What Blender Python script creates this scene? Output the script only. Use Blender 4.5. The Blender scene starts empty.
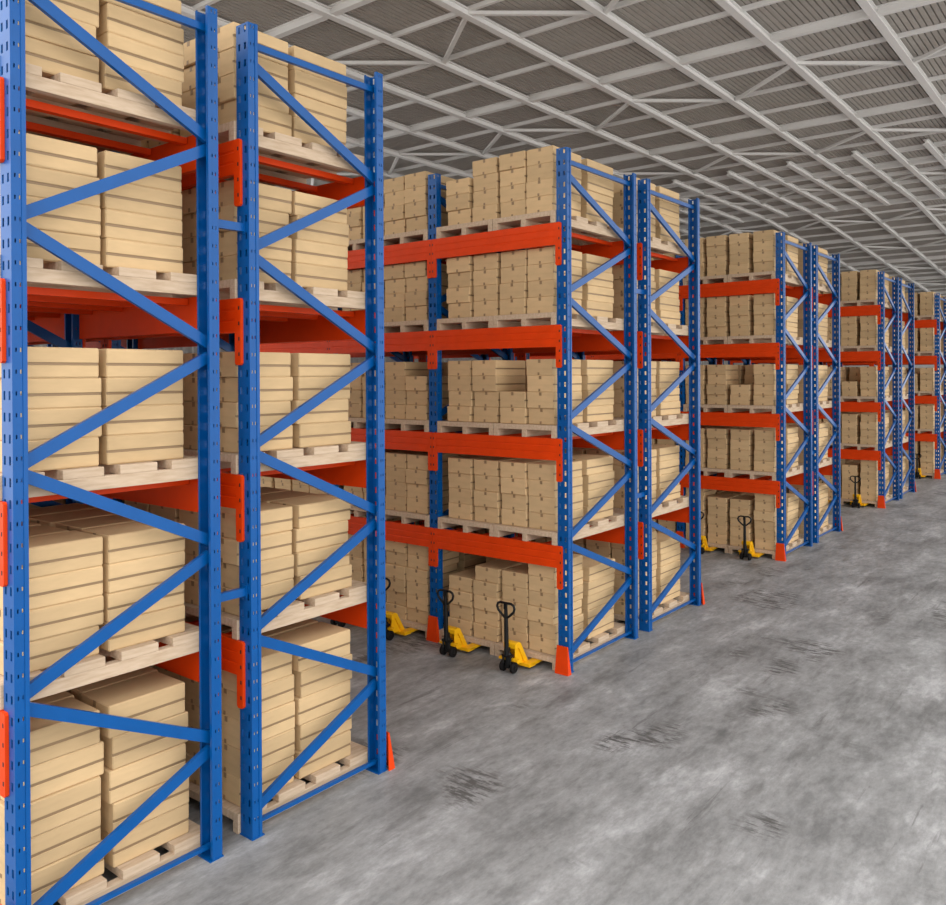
import bpy, math, random
from mathutils import Matrix, Vector
S = bpy.context.scene
COL = S.collection
random.seed(7)

# ------------------------------------------------------------------ camera
YAW, PITCH, ROLL, CAM_Z = 0.8992448525, -0.0041892058, -0.0047785252, 5.10224
fw = Vector((math.sin(YAW) * math.cos(PITCH), math.cos(YAW) * math.cos(PITCH), math.sin(PITCH)))
r0 = Vector((math.cos(YAW), -math.sin(YAW), 0))
u0 = r0.cross(fw)
rt = r0 * math.cos(ROLL) + u0 * math.sin(ROLL)
up = -r0 * math.sin(ROLL) + u0 * math.cos(ROLL)
cd = bpy.data.cameras.new('camera')
cam = bpy.data.objects.new('camera', cd)
COL.objects.link(cam)
m = Matrix((rt, up, -fw)).transposed().to_4x4()
m.translation = Vector((0, 0, CAM_Z))
cam.matrix_world = m
cd.sensor_width = 36
cd.sensor_fit = 'HORIZONTAL'
cd.lens = 841.2131 / 946 * 36
cd.shift_y = -(452.5 - 379.359) / 946
cd.clip_end = 400
S.camera = cam

# ------------------------------------------------------------------ sky and exposure
W = bpy.data.worlds.new('sky')
S.world = W
W.use_nodes = True
nt = W.node_tree
nt.nodes.clear()
tc = nt.nodes.new('ShaderNodeTexCoord')
sp = nt.nodes.new('ShaderNodeSeparateXYZ')
rp = nt.nodes.new('ShaderNodeValToRGB')
bg = nt.nodes.new('ShaderNodeBackground')
wo = nt.nodes.new('ShaderNodeOutputWorld')
nt.links.new(tc.outputs['Generated'], sp.inputs[0])
nt.links.new(rp.outputs[0], bg.inputs[0])
nt.links.new(bg.outputs[0], wo.inputs[0])
e = rp.color_ramp.elements
# overcast dome, brighter overhead; pale glow added below the horizon to light the ceiling (ramp runs from straight down to straight up)
mr_ = nt.nodes.new('ShaderNodeMapRange')
mr_.inputs['From Min'].default_value = -1
nt.links.new(sp.outputs['Z'], mr_.inputs['Value'])
nt.links.new(mr_.outputs[0], rp.inputs[0])
e[0].position = 0.0
e[0].color = (0.62, 0.59, 0.55, 1)
e[1].position = 1.0
e[1].color = (1.0, 0.99, 0.98, 1)
k = e.new(0.5); k.color = (0.52, 0.505, 0.48, 1)
bg.inputs[1].default_value = 4.0
S.view_settings.view_transform = 'Standard'
S.view_settings.look = 'None'
S.view_settings.gamma = 1
S.view_settings.use_curve_mapping = False
S.view_settings.exposure = -0.1
S.cycles.max_bounces = 8
S.cycles.diffuse_bounces = 6

# ------------------------------------------------------------------ materials
def mat(name, col, rough=0.6, metal=0.0, spec=0.5):
    mt = bpy.data.materials.new(name)
    mt.use_nodes = True
    b = mt.node_tree.nodes['Principled BSDF']
    b.inputs['Base Color'].default_value = (*col, 1)
    b.inputs['Roughness'].default_value = rough
    b.inputs['Metallic'].default_value = metal
    b.inputs['Specular IOR Level'].default_value = spec
    return mt

def N(mt, typ, **kw):
    n = mt.node_tree.nodes.new(typ)
    for a, v in kw.items():
        setattr(n, a, v)
    return n

def L(mt, a, b):
    mt.node_tree.links.new(a, b)

def noise(mt, scale, detail=4, vec=(1, 1, 1), rough=0.55):
    c = N(mt, 'ShaderNodeTexCoord')
    mp = N(mt, 'ShaderNodeMapping')
    mp.inputs['Scale'].default_value = vec
    n = N(mt, 'ShaderNodeTexNoise')
    n.inputs['Scale'].default_value = scale
    n.inputs['Detail'].default_value = detail
    n.inputs['Roughness'].default_value = rough
    L(mt, c.outputs['Object'], mp.inputs[0])
    L(mt, mp.outputs[0], n.inputs['Vector'])
    return n.outputs['Fac']

def ramp(mt, fac, stops):
    r = N(mt, 'ShaderNodeValToRGB')
    L(mt, fac, r.inputs[0])
    el = r.color_ramp.elements
    while len(el) < len(stops):
        el.new(0.5)
    for q, (p, c) in zip(el, stops):
        q.position = p
        q.color = (*c, 1)
    return r.outputs[0]

def bsdf(mt):
    return mt.node_tree.nodes['Principled BSDF']

def cardboard(name, col, per_island):
    mt = mat(name, col, 0.8, spec=0.25)
    f = noise(mt, 3.0, 3, (1, 1, 4))
    c = ramp(mt, f, [(0.3, tuple(x * 0.93 for x in col)), (0.7, tuple(x * 1.05 for x in col))])
    hs = N(mt, 'ShaderNodeHueSaturation')
    if per_island:
        rnd = N(mt, 'ShaderNodeNewGeometry').outputs['Random Per Island']
    else:
        rnd = N(mt, 'ShaderNodeObjectInfo').outputs['Random']
    mr = N(mt, 'ShaderNodeMapRange')
    mr.inputs['To Min'].default_value = 0.90
    mr.inputs['To Max'].default_value = 1.09
    L(mt, rnd, mr.inputs['Value'])
    L(mt, mr.outputs[0], hs.inputs['Value'])
    L(mt, c, hs.inputs['Color'])
    L(mt, hs.outputs[0], bsdf(mt).inputs['Base Color'])
    return mt

CB = (0.60, 0.425, 0.235)
M_card = cardboard('cardboard', CB, False)
M_card_many = cardboard('cardboard_loose', CB, True)
M_tape = mat('brown_tape', (0.27, 0.175, 0.09), 0.5)
M_mark = mat('dark_tape_tab', (0.27, 0.175, 0.09), 0.5)

def wood():
    mt = mat('pallet_wood', (0.5, 0.38, 0.27), 0.75, spec=0.25)
    f = noise(mt, 6.0, 5, (0.6, 4, 4))
    c = ramp(mt, f, [(0.25, (0.44, 0.32, 0.215)), (0.55, (0.56, 0.43, 0.31)), (0.8, (0.63, 0.50, 0.38))])
    L(mt, c, bsdf(mt).inputs['Base Color'])
    return mt
M_wood = wood()

def paint(name, col, rough, var=0.06):
    mt = mat(name, col, rough, spec=0.2)
    f = noise(mt, 4.0, 4)
    c = ramp(mt, f, [(0.3, tuple(x * (1 - var) for x in col)), (0.7, tuple(x * (1 + var) for x in col))])
    L(mt, c, bsdf(mt).inputs['Base Color'])
    return mt
M_blue = paint('blue_enamel', (0.0003, 0.078, 0.295), 0.30)
bsdf(M_blue).inputs['Specular IOR Level'].default_value = 0.3
M_orange = paint('orange_enamel', (0.70, 0.050, 0.002), 0.45)
M_yellow = paint('yellow_enamel', (0.86, 0.46, 0.008), 0.35)
M_black = mat('black_metal', (0.006, 0.0065, 0.007), 0.42, spec=0.3)
M_rubber = mat('black_rubber', (0.008, 0.007, 0.0075), 0.7, spec=0.2)
M_steel = mat('bright_steel', (0.6, 0.6, 0.6), 0.3, 1.0)
M_hole = mat('dark_slot', (0.02, 0.012, 0.01), 0.7)

def concrete():
    mt = mat('polished_concrete', (0.25, 0.25, 0.25), 0.55, spec=0.3)
    a = noise(mt, 1.1, 14, (0.5, 1.1, 1), 0.70)
    ca = ramp(mt, a, [(0.35, (0.15, 0.15, 0.15)), (0.47, (0.228, 0.228, 0.228)), (0.54, (0.262, 0.262, 0.263)), (0.66, (0.38, 0.38, 0.386))])
    b = noise(mt, 1.0, 10, (0.25, 1.3, 1), 0.72)
    cb = ramp(mt, b, [(0.53, (1, 1, 1)), (0.62, (0.75, 0.745, 0.74)), (0.72, (0.5, 0.49, 0.49))])
    mx = N(mt, 'ShaderNodeMixRGB', blend_type='MULTIPLY')
    mx.inputs[0].default_value = 1
    L(mt, ca, mx.inputs[1]); L(mt, cb, mx.inputs[2])
    d = noise(mt, 7, 8, (0.6, 1.2, 1), 0.75)
    cdn = ramp(mt, d, [(0.32, (0.74, 0.74, 0.74)), (0.68, (1.24, 1.24, 1.24))])
    m2 = N(mt, 'ShaderNodeMixRGB', blend_type='MULTIPLY')
    m2.inputs[0].default_value = 1
    L(mt, mx.outputs[0], m2.inputs[1]); L(mt, cdn, m2.inputs[2])
    # scuffed tyre marks, combed across the direction of travel, in a few patches
    q = noise(mt, 0.55, 2, (0.8, 0.9, 1))
    qm = ramp(mt, q, [(0.58, (0, 0, 0)), (0.64, (1, 1, 1))])
    s = noise(mt, 3.6, 6, (3.2, 0.7, 1), 0.75)
    sm = ramp(mt, s, [(0.47, (0, 0, 0)), (0.56, (1, 1, 1))])
    mm = N(mt, 'ShaderNodeMixRGB', blend_type='MULTIPLY')
    mm.inputs[0].default_value = 1
    L(mt, qm, mm.inputs[1]); L(mt, sm, mm.inputs[2])
    m3 = N(mt, 'ShaderNodeMixRGB', blend_type='MIX')
    L(mt, mm.outputs[0], m3.inputs[0])
    L(mt, m2.outputs[0], m3.inputs[1])
    m3.inputs[2].default_value = (0.085, 0.082, 0.08, 1)
    # long thin scrapes along the aisle
    v = noise(mt, 1.6, 8, (0.16, 2.2, 1), 0.75)
    vm = ramp(mt, v, [(0.60, (1, 1, 1)), (0.66, (0.62, 0.61, 0.61))])
    m4 = N(mt, 'ShaderNodeMixRGB', blend_type='MULTIPLY')
    m4.inputs[0].default_value = 1
    L(mt, m3.outputs[0], m4.inputs[1]); L(mt, vm, m4.inputs[2])
    L(mt, m4.outputs[0], bsdf(mt).inputs['Base Color'])
    return mt
M_floor = concrete()
M_sheet = paint('grey_roof_sheet', (0.40, 0.37, 0.34), 0.6, 0.05)
M_truss = mat('light_grey_steel', (0.74, 0.73, 0.72), 0.55)
M_wall = paint('grey_wall_sheet', (0.36, 0.35, 0.34), 0.6, 0.05)

# ------------------------------------------------------------------ mesh helpers
class MB:
    def __init__(s):
        s.v, s.f, s.mi = [], [], []
    def box(s, x0, x1, y0, y1, z0, z1, mi=0):
        n = len(s.v)
        s.v += [(x0, y0, z0), (x1, y0, z0), (x1, y1, z0), (x0, y1, z0), (x0, y0, z1), (x1, y0, z1), (x1, y1, z1), (x0, y1, z1)]
        s.f += [tuple(n + i for i in q) for q in ((0, 3, 2, 1), (4, 5, 6, 7), (0, 1, 5, 4), (1, 2, 6, 5), (2, 3, 7, 6), (3, 0, 4, 7))]
        s.mi += [mi] * 6
    def prism(s, prof, place, a, b, mi=0, caps=True):
        """closed profile [(p,q)..]; place(p,q,t) -> xyz; swept from t=a to t=b"""
        n, k = len(s.v), len(prof)
        for t in (a, b):
            s.v += [place(p, q, t) for p, q in prof]
        for i in range(k):
            j = (i + 1) % k
            s.f.append((n + i, n + j, n + k + j, n + k + i)); s.mi.append(mi)
        if caps:
            s.f.append(tuple(n + k - 1 - i for i in range(k))); s.mi.append(mi)
            s.f.append(tuple(n + k + i for i in range(k))); s.mi.append(mi)
    def strip(s, pts, w, place, mi=0):
        pass
    def tube(s, pts, r, seg=10, mi=0, closed=False):
        P = [Vector(p) for p in pts]
        n0, cnt = len(s.v), len(P)
        prev = None
        for i, p in enumerate(P):
            if closed:
                d = P[(i + 1) % cnt] - P[i - 1]
            else:
                d = P[min(i + 1, cnt - 1)] - P[max(i - 1, 0)]
            d.normalize()
            if prev is None:
                ref = Vector((0, 0, 1)) if abs(d.z) < 0.9 else Vector((1, 0, 0))
                a = d.cross(ref).normalized()
            else:
                a = (prev - d * prev.dot(d)).normalized()
            prev = a
            b = d.cross(a)
            rr = r[i] if isinstance(r, (list, tuple)) else r
            for q in range(seg):
                t = 2 * math.pi * q / seg
                s.v.append(tuple(p + a * (math.cos(t) * rr) + b * (math.sin(t) * rr)))
        for i in range(cnt if closed else cnt - 1):
            j = (i + 1) % cnt
            for q in range(seg):
                q2 = (q + 1) % seg
                s.f.append((n0 + i * seg + q, n0 + i * seg + q2, n0 + j * seg + q2, n0 + j * seg + q)); s.mi.append(mi)
        if not closed:
            s.f.append(tuple(n0 + q for q in range(seg))[::-1]); s.mi.append(mi)
            s.f.append(tuple(n0 + (cnt - 1) * seg + q for q in range(seg))); s.mi.append(mi)
    def lathe(s, prof, axis, c, seg=20, mi=0):
        """prof [(r, t)] round the axis letter through c"""
        n0 = len(s.v)
        for r, t in prof:
            for q in range(seg):
                a = 2 * math.pi * q / seg
                ca, sa = math.cos(a) * r, math.sin(a) * r
                o = {'x': (t, ca, sa), 'y': (ca, t, sa), 'z': (ca, sa, t)}[axis]
                s.v.append((c[0] + o[0], c[1] + o[1], c[2] + o[2]))
        for i in range(len(prof) - 1):
            for q in range(seg):
                q2 = (q + 1) % seg
                s.f.append((n0 + i * seg + q, n0 + i * seg + q2, n0 + (i + 1) * seg + q2, n0 + (i + 1) * seg + q)); s.mi.append(mi)
        s.f.append(tuple(n0 + q for q in range(seg))[::-1]); s.mi.append(mi)
        s.f.append(tuple(n0 + (len(prof) - 1) * seg + q for q in range(seg))); s.mi.append(mi)
    def mesh(s, name, mats, fix=True, bevel=0, smooth=False):
        me = bpy.data.meshes.new(name)
        me.from_pydata(s.v, [], s.f)
        for mt in (mats if isinstance(mats, (list, tuple)) else [mats]):
            me.materials.append(mt)
        me.polygons.foreach_set('material_index', s.mi)
        if fix:
            import bmesh
            bm = bmesh.new()
            bm.from_mesh(me)
            bmesh.ops.recalc_face_normals(bm, faces=bm.faces)
            if bevel:
                bmesh.ops.bevel(bm, geom=[x for x in bm.edges if len(x.link_faces) == 2 and x.calc_face_angle() > 0.6],
                                offset=bevel, segments=2, affect='EDGES', profile=0.6)
            bm.to_mesh(me)
            bm.free()
        if smooth:
            me.polygons.foreach_set('use_smooth', [True] * len(me.polygons))
            me.set_sharp_from_angle(angle=math.radians(40))
        return me

def put(name, data, loc=(0, 0, 0), parent=None, rotz=0):
    o = bpy.data.objects.new(name, data)
    COL.objects.link(o)
    o.location = loc
    if rotz:
        o.rotation_euler = (0, 0, rotz)
    if parent:
        o.parent = parent
    return o

def tag(o, label, cat, group=None, kind=None):
    o['label'] = label
    o['category'] = cat
    if group: o['group'] = group
    if kind: o['kind'] = kind
    return o

def struct(name, me, parent=None):
    o = put(name, me, parent=parent)
    if not parent:
        o['kind'] = 'structure'
    return o

# ------------------------------------------------------------------ dimensions
Y0, LB, PD, PW, PH = 7.6645, 2.9416, 0.2132, 0.126, 9.0      # rack end plane, bay length, post depth, post flange, post height
BEAMS = [2.168, 4.016, 5.974, 7.733]                          # tops of the four beam levels
BH = 0.38
# (block number, row, front x, depth, bays)
XA, XB, P = 3.2233, 12.2409, 11.2478
ROWS = [(0, 0, XA, 2.0951, 3), (0, 1, XA + 2.0951 + 0.3884, 2.0951, 3)]
CS = (0, -0.17, 0, 0)
for b in range(4):
    nb = (3, 3, 2, 2)[b]
    ROWS += [(b + 1, 0, XB + b * P + CS[b], 2.5232, nb), (b + 1, 1, XB + b * P + CS[b] + 2.5232 + 0.4584, 2.5232, nb)]
ORD = ['nearest', 'second', 'third', 'fourth', 'fifth']
NUM = ['first', 'second', 'third', 'fourth', 'fifth', 'sixth', 'seventh', 'eighth', 'ninth', 'tenth', 'eleventh', 'twelfth']
ROWN = ['front row', 'back row']
LEV = ['floor level', 'first shelf', 'second shelf', 'third shelf', 'top shelf']

# ------------------------------------------------------------------ floor, walls, roof
mb = MB(); mb.box(-8, 116, -12, 30.2, -0.3, 0)
struct('floor', mb.mesh('floor', M_floor))
def corrugated(name, mt, x0, x1, z0, z1, y):
    g = MB(); pr = []; x = x0
    while x < x1:
        pr += [(x, 0), (x + 0.16, 0), (x + 0.2, 0.05), (x + 0.36, 0.05)]; x += 0.4
    pr += [(x1, 0), (x1, 0.15), (x0, 0.15)]
    g.prism(pr, lambda p, q, t: (p, y + q, t), z0, z1)
    return g.mesh(name, mt)
struct('wall_left', corrugated('wall_left', M_wall, 2, 115, 0, 10.0, 30))
g = MB(); g.box(115, 115.2, -1, 30.2, 0, 8.8)
struct('wall_far', g.mesh('wall_far', M_wall))

RZ, XBEND, XEND, XSTART, RY0, RY1 = 13.0, 43.1, 112.0, 2.0, -1.0, 30.0
SLOPE = 0.058
def roof_z(x):
    return RZ - max(0, x - XBEND) * SLOPE
# corrugated sheet with ribs running along x
g = MB()
pitch = 0.1375
stations = [XSTART, XBEND, XEND]
cross = []
y = RY0
while y < RY1:
    cross += [(y, 0.0), (y + 0.075, 0.0), (y + 0.085, 0.07), (y + 0.1275, 0.07)]
    y += pitch
n = len(cross)
for xs in stations:
    g.v += [(xs, yy, roof_z(xs) + 0.25 + dz) for yy, dz in cross]
for i in range(len(stations) - 1):
    for j in range(n - 1):
        g.f.append((i * n + j, i * n + j + 1, (i + 1) * n + j + 1, (i + 1) * n + j)); g.mi.append(0)
sheet = g.mesh('ceiling', M_sheet, fix=False)
# thickness
ceiling = struct('ceiling', sheet)
md = ceiling.modifiers.new('sheet_thickness', 'SOLIDIFY'); md.thickness = 0.02; md.offset = 1

def ibeam_x(y, x0, x1, w, h):
    """I section along x, lower flange underside at roof_z, following the bend"""
    b = MB()
    pr = [(-w / 2, 0), (w / 2, 0), (w / 2, 0.03), (0.03, 0.045), (0.03, h - 0.03), (w / 2, h - 0.03), (w / 2, h), (-w / 2, h), (-w / 2, h - 0.03), (-0.03, h - 0.03), (-0.03, 0.045), (-w / 2, 0.03)]
    xs = [x0] + ([XBEND] if x0 < XBEND < x1 else []) + [x1]
    for a, c in zip(xs, xs[1:]):
        b.prism(pr, lambda p, q, t: (t, y + p, roof_z(t) + q), a, c)
    return b.mesh('rafter', M_truss)
def cee_y(x, y0, y1, w, h, dz=0.0):
    b = MB()
    t = 0.02
    pr = [(-w / 2, 0), (w / 2, 0), (w / 2, t), (-w / 2 + t, t), (-w / 2 + t, h - t), (w / 2, h - t), (w / 2, h), (-w / 2, h)]
    z = roof_z(x) + dz
    b.prism(pr, lambda p, q, tt: (x + p, tt, z + q), y0, y1)
    return b
SP = 2.33
ys1 = [4.635 + SP * i for i in range(-2, 11)]
for y in ys1:
    struct('rafter', ibeam_x(y, XSTART, XBEND, 0.18, 0.17), ceiling)
ys2 = [y + SP / 2 for y in ys1[:-1]]
for y in ys2:
    struct('rafter', ibeam_x(y, 32.4, XEND, 0.18, 0.17), ceiling)
MAINS = [12.6 + 7.625 * i for i in range(-1, 14)]
for x in MAINS:
    b = MB()
    w, h, z = 0.17, 0.20, roof_z(x) + 0.04
    pr = [(-w / 2, 0), (w / 2, 0), (w / 2, 0.03), (0.05, 0.04), (0.05, h - 0.04), (w / 2, h - 0.03), (w / 2, h), (-w / 2, h), (-w / 2, h - 0.03), (-0.05, h - 0.04), (-0.05, 0.04), (-w / 2, 0.03)]
    b.prism(pr, lambda p, q, t: (x + p, t, z + q), RY0, RY1)
    struct('roof_beam', b.mesh('roof_beam', M_truss), ceiling)
    for k in (1, 2, 3):
        xp = x + 7.625 * k / 4
        if xp < XEND:
            struct('purlin', cee_y(xp, RY0, RY1, 0.09, 0.10, 0.13).mesh('purlin', M_truss), ceiling)
# extra close-set purlins where the two roof spans overlap
for i in range(6):
    struct('purlin', cee_y(33.3 + 1.906 * i, RY0, RY1, 0.08, 0.09, 0.14).mesh('purlin', M_truss), ceiling)
# zigzag wind bracing between the first and second purlin after each main beam
for x in MAINS:
    if x < 3: continue
    xa, xb = x + 7.625 / 4, x + 7.625 / 2
    ys = ys1 if x < 36 else ys2
    for i in range(len(ys) - 1):
        if ys[i] < 1.5 or ys[i + 1] > RY1: continue
        flip = i % 2
        A = Vector((xa if flip else xb, ys[i], 0)); B = Vector((xb if flip else xa, ys[i + 1], 0))
        A.z, B.z = roof_z(A.x) + 0.06, roof_z(B.x) + 0.06
        d = (B - A).normalized(); s = d.cross(Vector((0, 0, 1))).normalized()
        b = MB()
        t = 0.012
        pr = [(-0.05, 0), (0.05, 0), (0.05, t), (-0.05 + t, t), (-0.05 + t, 0.08), (-0.05, 0.08)]
        ln = (B - A).length
        b.prism(pr, lambda p, q, tt: tuple(A + d * tt + s * p + Vector((0, 0, q))), 0, ln)
        struct('roof_brace', b.mesh('roof_brace', M_truss), ceiling)

# ------------------------------------------------------------------ rack parts
def slotted(b, place, U, Zt, cols, w, h, pitch, t, z0=0.16):
    """plate 0..U by 0..Zt with rows of slots; place(u, v, depth) -> xyz"""
    edges = [0]
    for c in cols:
        edges += [c - w / 2, c + w / 2]
    edges.append(U)
    def cell(u0, u1, v0, v1):
        n = len(b.v)
        for dd in (0, t):
            b.v.extend([place(u0, v0, dd), place(u1, v0, dd), place(u1, v1, dd), place(u0, v1, dd)])
        b.f.extend([tuple(n + i for i in q) for q in ((0, 1, 2, 3), (7, 6, 5, 4), (0, 4, 5, 1), (1, 5, 6, 2), (2, 6, 7, 3), (3, 7, 4, 0))])
        b.mi.extend([0] * 6)
    for i in range(0, len(edges), 2):
        cell(edges[i], edges[i + 1], 0, Zt)
    for c in cols:
        v = 0
        zc = z0
        while zc + h < Zt:
            cell(c - w / 2, c + w / 2, v, zc)
            v = zc + h
            zc += pitch
        cell(c - w / 2, c + w / 2, v, Zt)

def post_mesh(sx):
    """origin at the outer corner: web on the plane x=0, flanges running to sx*PW"""
    b = MB(); t = 0.008
    slotted(b, lambda u, v, d: (sx * d, u, v), PD, PH, (0.055, 0.158), 0.036, 0.078, 0.19, t)
    slotted(b, lambda u, v, d: (sx * (t + u), d, v), PW - t, PH, (0.026, 0.066), 0.014, 0.036, 0.19, t, 0.2)
    b.box(min(sx * t, sx * PW), max(sx * t, sx * PW), PD - t, PD, 0, PH)
    # turned-in lips and a rolled step on the flange
    x0, x1 = sorted((sx * (PW - t), sx * PW))
    b.box(x0, x1, t, 0.03, 0, PH)
    b.box(x0, x1, PD - 0.03, PD - t, 0, PH)
    x0, x1 = sorted((sx * 0.088, sx * PW))
    b.box(x0, x1, -0.008, 0, 0, PH)
    return b.mesh('post', M_blue)
ME_POST = {1: post_mesh(1), -1: post_mesh(-1)}
def foot_mesh(sx):
    b = MB()
    x0, x1 = sorted((sx * -0.01, sx * (PW + 0.03)))
    b.box(x0, x1, -0.011, PD + 0.006, 0.0, 0.012)
    return b.mesh('foot_plate', M_blue)
ME_FOOT = {1: foot_mesh(1), -1: foot_mesh(-1)}

def brace_mesh(xa, za, xb, zb, w=0.115, t=0.05):
    """channel section between two points in the frame plane"""
    b = MB()
    A, B = Vector((xa, 0, za)), Vector((xb, 0, zb))
    d = (B - A).normalized(); nrm = Vector((-d.z, 0, d.x))
    e_ = 0.007
    pr = [(-w / 2, -t / 2), (w / 2, -t / 2), (w / 2, t / 2), (w / 2 - e_, t / 2), (w / 2 - e_, -t / 2 + e_), (-w / 2 + e_, -t / 2 + e_), (-w / 2 + e_, t / 2), (-w / 2, t / 2)]
    b.prism(pr, lambda p, q, tt: tuple(A + d * tt + nrm * p + Vector((0, q, 0))), 0, (B - A).length)
    return b.mesh('brace', M_blue)
def brace_set(D):
    f, r = 0.04, D - 0.07
    fz = [8.63, 6.51, 6.49, 4.30, 4.28, 2.25, 2.21, 0.24]
    rz = [7.64, 7.52, 5.46, 5.32, 3.37, 3.21, 1.27, 1.14]
    seq = [(fz[i], rz[i]) for i in range(8)]
    out = [('cross_strut', brace_mesh(f, 8.80, r, 8.80, 0.075)), ('cross_strut', brace_mesh(f, 0.12, r, 0.12, 0.04))]
    for a, c in seq:
        out.append(('brace', brace_mesh(f, a, r, c)))
    return out
BR = {2.0951: brace_set(2.0951), 2.5232: brace_set(2.5232)}

def beam_mesh(sx):
    """box beam along y, grooved outer face on the plane x=0, body towards sx"""
    b = MB()
    w = 0.075
    pr = [(0, 0), (w, 0), (w, BH), (0, BH), (0, 0.27), (0.006, 0.262), (0.006, 0.246), (0, 0.238), (0, 0.15), (0.006, 0.142), (0.006, 0.126), (0, 0.118)]
    b.prism(pr, lambda p, q, t: (sx * p, t, q - BH), 0, LB - PD)
    return b.mesh('beam', M_orange)
def connector_mesh(sx, side):
    """plate bolted over half the post web; side -1 = at the low-y end of the beam"""
    b = MB()
    ht, wd = 0.74, 0.104
    y0, y1 = (-wd, 0.004) if side < 0 else (-0.004, wd)
    x0, x1 = sorted((sx * -0.002, sx * 0.034))
    # rounded-corner plate
    c = 0.02
    pr = [(y0 + c, -ht), (y1 - c, -ht), (y1, -ht + c), (y1, -c), (y1 - c, 0), (y0 + c, 0), (y0, -c), (y0, -ht + c)]
    b.prism(pr, lambda p, q, t: (t, p, q), x0, x1)
    xo0, xo1 = sorted((sx * -0.004, sx * 0.0))
    yc = (y0 + y1) / 2 + (-0.022 if side < 0 else 0.022)
    for i in range(4):
        zc = -0.11 - i * 0.17
        b.box(xo0, xo1, yc - 0.011, yc + 0.011, zc - 0.02, zc + 0.02, 1)
    return b.mesh('connector', [M_orange, M_hole])
ME_BEAM = {1: beam_mesh(1), -1: beam_mesh(-1)}
ME_CONN = {(s, e_): connector_mesh(s, e_) for s in (1, -1) for e_ in (1, -1)}
def support_mesh(D):
    b = MB()
    t = 0.006
    pr = [(-0.045, 0.07), (-0.045, 0), (0.045, 0), (0.045, 0.07), (0.045 - t, 0.07), (0.045 - t, t), (-0.045 + t, t), (-0.045 + t, 0.07)]
    b.prism(pr, lambda p, q, tt: (tt, p, q - 0.085), 0.05, D - 0.05)
    return b.mesh('pallet_support', M_orange)
ME_SUP = {2.0951: support_mesh(2.0951), 2.5232: support_mesh(2.5232)}
def spacer_mesh(gap):
    b = MB()
    pr = [(-0.045, -0.03), (0.045, -0.03), (0.045, 0.03), (0.035, 0.03), (0.035, -0.02), (-0.035, -0.02), (-0.035, 0.03), (-0.045, 0.03)]
    gap -= 0.004
    b.prism(pr, lambda p, q, t: (t, q, p), 0, gap)
    b.box(0, 0.012, -0.045, 0.045, -0.07, 0.07); b.box(gap - 0.012, gap, -0.045, 0.045, -0.07, 0.07)
    return b.mesh('row_spacer', M_blue)
ME_SPC = {0.3884: spacer_mesh(0.3884), 0.4584: spacer_mesh(0.4584)}
def guard_mesh(sx):
    """tapered corner guard on the aisle side of a post, sx = direction away from the post"""
    b = MB()
    w0, w1, h = (-0.05, PD + 0.005), (-0.004, PD - 0.005), 0.47
    t = 0.012
    def side(y0b, y1b, y0t, y1t):
        pass
    # front plate, sloping back, with two cheek plates
    v = lambda x, y, z: (sx * x, y, z)
    def hexa(p):
        n = len(b.v); b.v.extend(p)
        b.f.extend([tuple(n + i for i in q) for q in ((0, 3, 2, 1), (4, 5, 6, 7), (0, 1, 5, 4), (1, 2, 6, 5), (2, 3, 7, 6), (3, 0, 4, 7))]); b.mi.extend([0] * 6)
    xb_, xt_ = 0.11, 0.055
    hexa([v(xb_ - t, w0[0], 0), v(xb_, w0[0], 0), v(xb_, w0[1], 0), v(xb_ - t, w0[1], 0),
          v(xt_ - t, w1[0], h), v(xt_, w1[0], h), v(xt_, w1[1], h), v(xt_ - t, w1[1], h)])
    for (yb, yt, s) in ((w0[0], w1[0], 1), (w0[1], w1[1], -1)):
        hexa([v(0.0, yb, 0), v(xb_ - t, yb, 0), v(xb_ - t, yb + s * t, 0), v(0.0, yb + s * t, 0),
              v(0.036, yt, h), v(xt_ - t, yt, h), v(xt_ - t, yt + s * t, h), v(0.036, yt + s * t, h)])
    return b.mesh('column_guard', M_orange)
ME_GUARD = {1: guard_mesh(1), -1: guard_mesh(-1)}

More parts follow.
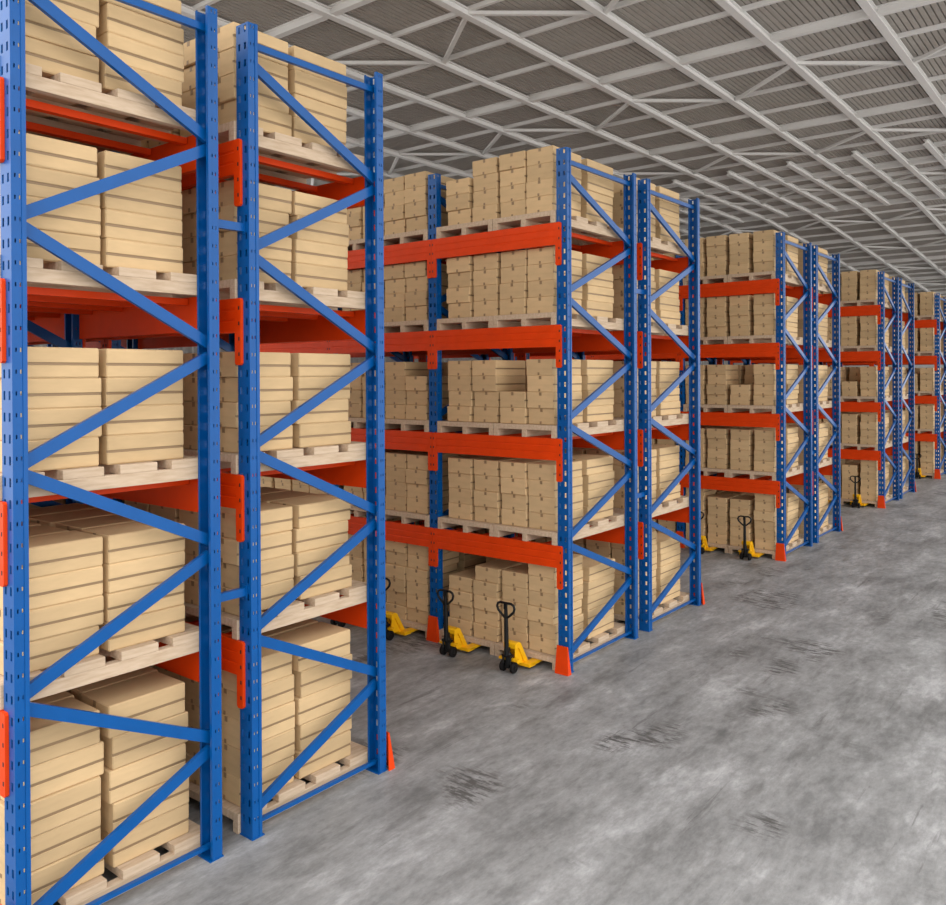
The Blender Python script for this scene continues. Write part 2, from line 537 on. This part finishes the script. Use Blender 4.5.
GUARD_N, GUARDS_SHOWN = 0, {0, 1, 4, 8, 9, 10, 12, 16, 17, 20, 24, 27, 30, 33}
RACKLOOK = ['nearest pallet rack row, its blue end frame cut by the photo edge',
            'second row of the nearest double pallet rack, blue frame beside the first aisle']
for bi, row, xf, D, bays in ROWS:
    root = put('pallet_rack', None, (xf, Y0, 0))
    if bi == 0:
        lab = RACKLOOK[row]
    else:
        lab = 'blue and orange pallet rack, %s of the %s double rack counting from the nearest' % (ROWN[row], ORD[bi])
    tag(root, lab, 'rack', 'back-to-back pallet racks along the warehouse aisle')
    for kf in range(bays + 1):
        yk = kf * LB
        for sx, x in ((1, 0), (-1, D)):
            po = put('post', ME_POST[sx], (x, yk, 0), root)
            put('foot_plate', ME_FOOT[sx], (0, 0, 0), po)
        for nm, me in BR[D]:
            put(nm, me, (0, yk + PD / 2, 0), root)
        if row == 0:
            gap = 0.3884 if bi == 0 else 0.4584
            for z in (2.73, 6.75):
                put('row_spacer', ME_SPC[gap], (D, yk + PD / 2, z), root)
    for kb in range(bays):
        ya = kb * LB + PD
        for z in BEAMS:
            for sx, x in ((1, -0.036), (-1, D + 0.036)):
                be = put('beam', ME_BEAM[sx], (x, ya, z), root)
                put('connector', ME_CONN[(sx, -1)], (0, 0, 0), be)
                put('connector', ME_CONN[(sx, 1)], (0, LB - PD, 0), be)
            for yy in (0.33, 1.05, 1.70, 2.42):
                put('pallet_support', ME_SUP[D], (0, ya + yy, z), root)
    # corner guards stand on the floor at the aisle-side posts
    for kf in range(bays + 1):
        GUARD_N += 1
        if GUARD_N - 1 not in GUARDS_SHOWN: continue
        sx, x = (-1, xf) if row == 0 else (1, xf + D)
        gd = put('column_guard', ME_GUARD[sx], (x, Y0 + kf * LB, 0))
        side = 'front' if row == 0 else 'back'
        tag(gd, 'orange column guard at %s %s post from the aisle, %s double rack' % (NUM[kf], side, ORD[bi]), 'column guard', 'orange column guards on the rack posts')

# ------------------------------------------------------------------ pallets
PWID, PZ = 1.345, 0.22
def pallet_parts(D):
    ln = D - 0.0
    deck, st = MB(), MB()
    bw = 0.40
    for i in range(4):
        x0 = 0.0 + i * (ln - bw) / 3
        deck.box(x0, x0 + bw, 0, PWID, PZ - 0.09, PZ)
    st.box(0.0, ln, -0.05, 0.05, 0, PZ - 0.09)
    a = deck.mesh('deck', M_wood, bevel=0.006)
    b = st.mesh('stringer', M_wood, bevel=0.006)
    return a, b
ME_PAL = {2.0951: pallet_parts(2.0951), 2.5232: pallet_parts(2.5232)}
def pal_y(kb, j):
    return Y0 + kb * LB + PD + 0.012 + j * 1.358

# pallets and boxes that show from the aisle
VIS_P = set(map(int, "0 1 2 3 4 5 6 7 8 9 10 12 14 16 18 30 31 32 33 34 35 36 37 38 39 48 60 61 62 63 64 65 66 67 68 69 70 71 72 73 74 75 76 77 78 79 80 82 83 84 86 88 90 92 94 96 98 99 108 109 118 119 120 121 122 123 124 125 126 127 128 129 130 132 134 138 150 152 154 156 158 180 181 182 183 184 185 186 187 188 189 200 202 204 206 208 220 221 222 223 224 226 228 240 242 244 246 248".split()))
VIS_B = set(map(int, "0 1 2 3 4 5 6 7 8 9 14 19 40 41 42 43 44 45 46 47 51 55 63 71 72 73 74 75 76 77 78 79 104 105 106 107 108 109 110 111 136 137 138 140 141 142 143 502 503 504 505 506 507 508 509 510 511 514 515 521 542 543 544 545 546 547 548 549 550 553 557 561 574 575 576 577 578 579 580 581 582 583 584 606 607 608 609 610 611 612 613 615 616 617 638 639 640 641 642 643 644 645 647 648 649 1004 1005 1006 1007 1008 1009 1010 1011 1012 1013 1014 1015 1016 1017 1018 1019 1025 1026 1027 1028 1029 1035 1036 1037 1038 1044 1045 1046 1047 1048 1049 1050 1051 1052 1053 1054 1055 1060 1061 1062 1063 1068 1069 1070 1071 1076 1077 1078 1079 1080 1081 1082 1083 1084 1085 1090 1091 1092 1093 1098 1099 1100 1101 1106 1107 1108 1109 1110 1111 1112 1113 1114 1115 1116 1117 1122 1123 1124 1125 1130 1131 1132 1133 1138 1139 1140 1141 1142 1143 1144 1145 1146 1147 1148 1149 1154 1155 1156 1157 1162 1163 1164 1169 1170 1171 1172 1173 1174 1178 1180 1181 1182 1183 1184 1185 1213 1214 1215 1216 1221 1222 1223 1224 1245 1246 1247 1252 1253 1254 1255 1276 1277 1278 1279 1284 1285 1286 1287 1308 1309 1310 1311 1316 1317 1318 1319 1515 1519 1520 1521 1555 1557 1560 1561 1562 1591 1593 1594 1623 1624 1626 1652 1657 2042 2052 2072 2077 2078 2079 2080 2088 2102 2103 2104 2109 2110 2116 2117 2118 2132 2133 2139 2140 2141 2142 2148 2164 2165 2166 2171 2172 2173 2174 2181 2182".split()))
#VISDATA
PROTO = {}
def pallet(bi, row, xf, D, kb, j, lv):
    z = 0 if lv == 0 else BEAMS[lv - 1] + 0.001
    key = D
    y = pal_y(kb, j)
    loc = (xf - 0.025, y, z)
    if key not in PROTO:
        root = put('pallet', None, loc)
        put('deck', ME_PAL[D][0], (0, 0, 0), root)
        for yy in (0.05, PWID / 2, PWID - 0.05):
            put('stringer', ME_PAL[D][1], (0, yy, 0), root)
        PROTO[key] = root
    else:
        src = PROTO[key]
        root = src.copy(); COL.objects.link(root); root.location = loc
        for ch in src.children:
            c = ch.copy(); COL.objects.link(c); c.parent = root
    tag(root, 'wooden pallet, %s from the aisle end, %s, %s of the %s double rack' % (NUM[kb * 2 + j], LEV[lv], ROWN[row], ORD[bi]), 'pallet', 'wooden pallets on the racks')
    return root

# ------------------------------------------------------------------ cardboard boxes
BW = 0.57
def box_faces(b, lx, w, h, ox, oy, oz, jy):
    """carton: side walls with a taped seam half way up, chamfered rim, tape tabs on the two short faces"""
    c = 0.013; w2 = w / 2
    pr = [(-w2 + c, 0), (w2 - c, 0), (w2 - 0.004, c), (w2 - 0.004, 0.40 * h), (w2 - 0.010, 0.41 * h), (w2 - 0.010, 0.50 * h), (w2, 0.51 * h), (w2, h - c), (w2 - c, h),
          (-w2 + c, h), (-w2, h - c), (-w2, 0.51 * h), (-w2 + 0.010, 0.50 * h), (-w2 + 0.010, 0.41 * h), (-w2 + 0.004, 0.40 * h), (-w2 + 0.004, c)]
    n, k = len(b.v), len(pr)
    ch = 0.010
    ins = [(p * (1 - 2 * ch / w), (q - h / 2) * (1 - 2 * ch / h) + h / 2) for p, q in pr]
    for x, ring in ((0, ins), (ch, pr), (lx - ch, pr), (lx, ins)):
        b.v += [(ox + x, oy + p, oz + q) for p, q in ring]
    for r in range(3):
        for i in range(k):
            jn = (i + 1) % k
            b.f.append((n + r * k + i, n + r * k + jn, n + (r + 1) * k + jn, n + (r + 1) * k + i)); b.mi.append(1 if i in (4, 12) else 0)
    b.f.append(tuple(n + k - 1 - i for i in range(k))); b.mi.append(0)
    b.f.append(tuple(n + 3 * k + i for i in range(k))); b.mi.append(0)
def tab_faces(b, h, ox, oy, oz, mi, which=(0, 1)):
    x = ox - 0.003
    if 0 in which: b.box(x, x + 0.004, oy - 0.026, oy + 0.026, oz + h - 0.065, oz + h - 0.006, mi)
    if 1 in which: b.box(x, x + 0.004, oy - 0.002, oy + 0.036, oz + 0.008, oz + 0.055, mi)
FACES_PER_BOX = 48 + 2 + 12
BOXES = []   # (id, bi,row,lv,kb,col,depth,layer, x,y,z, lx,w,h)
PALS = []
rb = random.Random(11)
LOW = {  # (block,row,level,column): layers in the stack nearest the rack front
    (1, 0, 4, 3): 3, (1, 0, 2, 1): 2, (1, 0, 2, 4): 3, (1, 0, 4, 6): 3,
    (1, 0, 0, 1): 5, (1, 0, 0, 2): 5, (1, 0, 0, 3): 4, (2, 0, 2, 1): 2, (2, 0, 0, 1): 5, (2, 0, 0, 2): 5, (3, 0, 2, 1): 2, (3, 0, 0, 1): 5, (4, 0, 2, 1): 3,
    (0, 0, 2, 4): 3, (0, 1, 2, 5): 2, (0, 0, 3, 6): 3}
pid = 0
for bi, row, xf, D, bays in ROWS:
    for kb in range(bays):
        for lv in range(5):
            zb = (0 if lv == 0 else BEAMS[lv - 1]) + PZ
            for j in (0, 1):
                PALS.append((pid, bi, row, xf, D, kb, j, lv)); pid += 1
                yb = pal_y(kb, j)
                for ci in (0, 1):
                    col = kb * 4 + j * 2 + ci
                    yc = Y0 + kb * LB + ((0.61, 1.205, 1.835, 2.46) if bi < 2 else (0.58, 1.27, 1.95, 2.62))[j * 2 + ci]
                    for dp in (0, 1):
                        if bi == 0:
                            lx = 0.85 if row == 0 or dp else 0.78
                            xo = xf + ((0.13, 1.025) if row == 0 else (0.09, 0.92))[dp]
                            h = 0.325 if lv == 0 else 0.288
                            nl = 5 if lv == 0 else 4
                        else:
                            lx = (0.94, 0.97)[dp]
                            xo = xf + (0.09, 1.20)[dp]
                            h = 0.266 if lv == 0 else 0.288
                            nl = 6 if lv == 0 else 4
                        if dp == 0:
                            nl = LOW.get((bi, row, lv, col), nl)
                        elif lv == 0 and bi > 0:
                            nl = 5
                        for la in range(nl):
                            jx = rb.choice((0.0, 0.0, 0.035)) + rb.uniform(0, 0.008)
                            jy = rb.choice((-0.009, 0.0, 0.009)) + rb.uniform(-0.002, 0.002)
                            if dp == 0: jx = -jx
                            BOXES.append((len(BOXES), bi, row, lv, kb, col, dp, la, xo + jx, yc + jy, zb + 0.0025 + la * h, lx, BW, h - 0.001))

for q in PALS:
    if VIS_P is None or q[0] in VIS_P:
        pallet(*q[1:])

ME_BOX = {}
def box_mesh(lx, h):
    if (lx, h) not in ME_BOX:
        a = MB(); box_faces(a, lx, BW, h, 0, 0, 0, 0)
        t = MB(); tab_faces(t, h, 0, 0, 0, 0, (0,))
        t2 = MB(); tab_faces(t2, h, 0, 0, 0, 0, (1,))
        ME_BOX[(lx, h)] = (a.mesh('cardboard_box', [M_card, M_tape], fix=True), t.mesh('tape_tab', M_mark), t2.mesh('tape_tab', M_mark))
    return ME_BOX[(lx, h)]
def box_label(q):
    _, bi, row, lv, kb, col, dp, la = q[:8]
    lay = ['at bottom', 'second up', 'third up', 'fourth up', 'fifth up', 'sixth up'][la]
    cn = ['end', 'second', 'third', 'fourth', 'fifth', 'sixth', 'seventh', 'eighth', 'ninth', 'tenth', 'eleventh', 'twelfth'][col]
    return 'cardboard box %s, %s stack of %s column, %s, %s double rack %s' % (lay, ('front', 'rear')[dp], cn, LEV[lv], ORD[bi], ROWN[row])
many = MB()
for q in BOXES:
    x, y, z, lx, w, h = q[8:]
    if VIS_B is not None and q[0] in VIS_B:
        a, t, t2 = box_mesh(lx, h)
        o = put('cardboard_box', a, (x, y, z))
        put('tape_tab', t, (0, 0, 0), o)
        put('tape_tab', t2, (0, 0, 0), o)
        tag(o, box_label(q), 'box', 'cardboard boxes stacked on the pallets')
    else:
        box_faces(many, lx, w, h, x, y, z, 0)
        tab_faces(many, h, x, y, z, 2)
mo = put('cardboard_boxes', many.mesh('cardboard_boxes', [M_card_many, M_tape, M_mark], fix=False))
tag(mo, 'the many further tan cardboard boxes stacked deep in the racks', 'boxes', kind='stuff')

# ------------------------------------------------------------------ pallet jacks
def build_jack():
    root = put('pallet_jack', None)
    # yellow fork carriage: two long tines, heel plate, cross bar
    f = MB()
    for s in (-1, 1):
        y0, y1 = sorted((s * 0.125, s * 0.275))
        f.prism([(0.30, 0.075), (1.36, 0.075), (1.47, 0.10), (1.47, 0.115), (0.30, 0.125)], lambda p, q, t: (p, t, q), y0, y1)
    f.prism([(0.24, 0.06), (0.42, 0.06), (0.42, 0.12), (0.24, 0.12)], lambda p, q, t: (p, t, q), -0.275, 0.275)
    put('fork', f.mesh('fork', M_yellow, bevel=0.006), parent=root)
    # sloping yellow hood, bent over at the top, with side cheeks
    c = MB()
    c.prism([(0.03, 0.40), (0.03, 0.475), (0.06, 0.50), (0.15, 0.50), (0.19, 0.475), (0.40, 0.125), (0.31, 0.10), (0.13, 0.40)], lambda p, q, t: (p, t, q), -0.13, 0.13)
    put('hood', c.mesh('hood', M_yellow, bevel=0.01), parent=root)
    ck = MB()
    for y in (-0.105, 0.09):
        ck.prism([(0.05, 0.12), (0.05, 0.40), (0.13, 0.40), (0.305, 0.11)], lambda p, q, t: (p, t, q), y, y + 0.015)
    ck.prism([(-0.02, 0.20), (0.06, 0.20), (0.06, 0.24), (-0.02, 0.24)], lambda p, q, t: (p, t, q), -0.20, 0.20)
    put('side_cheek', ck.mesh('side_cheek', M_yellow, bevel=0.004), parent=root)
    # hydraulic pump and steering yoke
    p = MB()
    p.lathe([(0.0, 0.12), (0.055, 0.12), (0.06, 0.16), (0.06, 0.30), (0.045, 0.33), (0.03, 0.34), (0.03, 0.42), (0.0, 0.42)], 'z', (0.0, 0, 0))
    p.box(-0.05, 0.05, -0.04, 0.04, 0.075, 0.14)
    p.tube([(0, -0.11, 0.095), (0, 0.11, 0.095)], 0.02)
    p.tube([(-0.06, 0.07, 0.16), (-0.05, 0.075, 0.30)], 0.022)
    p.tube([(-0.06, -0.07, 0.16), (-0.05, -0.075, 0.30)], 0.022)
    p.box(-0.075, 0.02, -0.095, 0.095, 0.27, 0.31)
    put('pump', p.mesh('pump', M_black, smooth=True), parent=root)
    for y in (-0.11, 0.11):
        w = MB()
        w.lathe([(0.0, -0.03), (0.035, -0.034), (0.08, -0.032), (0.095, -0.022), (0.095, 0.022), (0.08, 0.032), (0.035, 0.034), (0.0, 0.03)], 'y', (0, y, 0.095), 24)
        wo_ = put('steer_wheel', w.mesh('steer_wheel', M_rubber, smooth=True), parent=root)
        hb = MB()
        hb.lathe([(0.0, -0.039), (0.03, -0.039), (0.03, 0.039), (0.0, 0.039)], 'y', (0, y, 0.095), 16)
        put('hub', hb.mesh('hub', M_black, smooth=True), parent=wo_)
    for y in (-0.2, 0.2):
        w = MB()
        w.lathe([(0.0, -0.035), (0.033, -0.035), (0.037, -0.03), (0.037, 0.03), (0.033, 0.035), (0.0, 0.035)], 'y', (1.28, y, 0.037), 16)
        put('load_roller', w.mesh('load_roller', M_rubber, smooth=True), parent=root)
    # tiller arm and loop handle
    tl = MB()
    tl.tube([(-0.055, 0, 0.30), (-0.065, 0, 0.75), (-0.07, 0, 0.98), (-0.075, 0, 1.17)], [0.042, 0.038, 0.034, 0.028], 12)
    put('tiller', tl.mesh('tiller', M_black, smooth=True), parent=root)
    lp = MB()
    pts = []
    for y, z in ((0.0, 0.93), (0.09, 1.0), (0.165, 1.07), (0.185, 1.13), (0.165, 1.18), (0.11, 1.205), (0.0, 1.20), (-0.11, 1.205), (-0.165, 1.18), (-0.185, 1.13), (-0.165, 1.07), (-0.09, 1.0)):
        pts.append((-0.069 - (z - 0.95) * 0.03, y, z))
    lp.tube(pts, 0.022, 10, closed=True)
    lp.box(-0.10, -0.065, -0.03, 0.03, 1.10, 1.2)
    put('handle_loop', lp.mesh('handle_loop', M_black, smooth=True), parent=root)
    return root
jack0 = build_jack()
def copy_tree(o, parent=None):
    c = o.copy(); COL.objects.link(c); c.parent = parent
    for ch in o.children:
        copy_tree(ch, c)
    return c
JACKS = []
for bi, xf, lst in ((1, XB, (0, 1, 2, 3)), (2, XB + P + CS[1], (0, 1)), (3, XB + 2 * P, (0, 1)), (4, XB + 3 * P, (0,))):
    for i in lst:
        JACKS.append((bi, xf, i))
for n_, (bi, xf, i) in enumerate(JACKS):
    o = jack0 if n_ == 0 else copy_tree(jack0)
    y = pal_y(i // 2, i % 2) + PWID / 2
    o.location = (xf - 0.545, y - 0.02, 0)
    tag(o, 'yellow pallet jack under the %s pallet from the aisle end, %s double rack' % (NUM[i], ORD[bi]), 'pallet jack', 'pallet jacks parked at the racks')
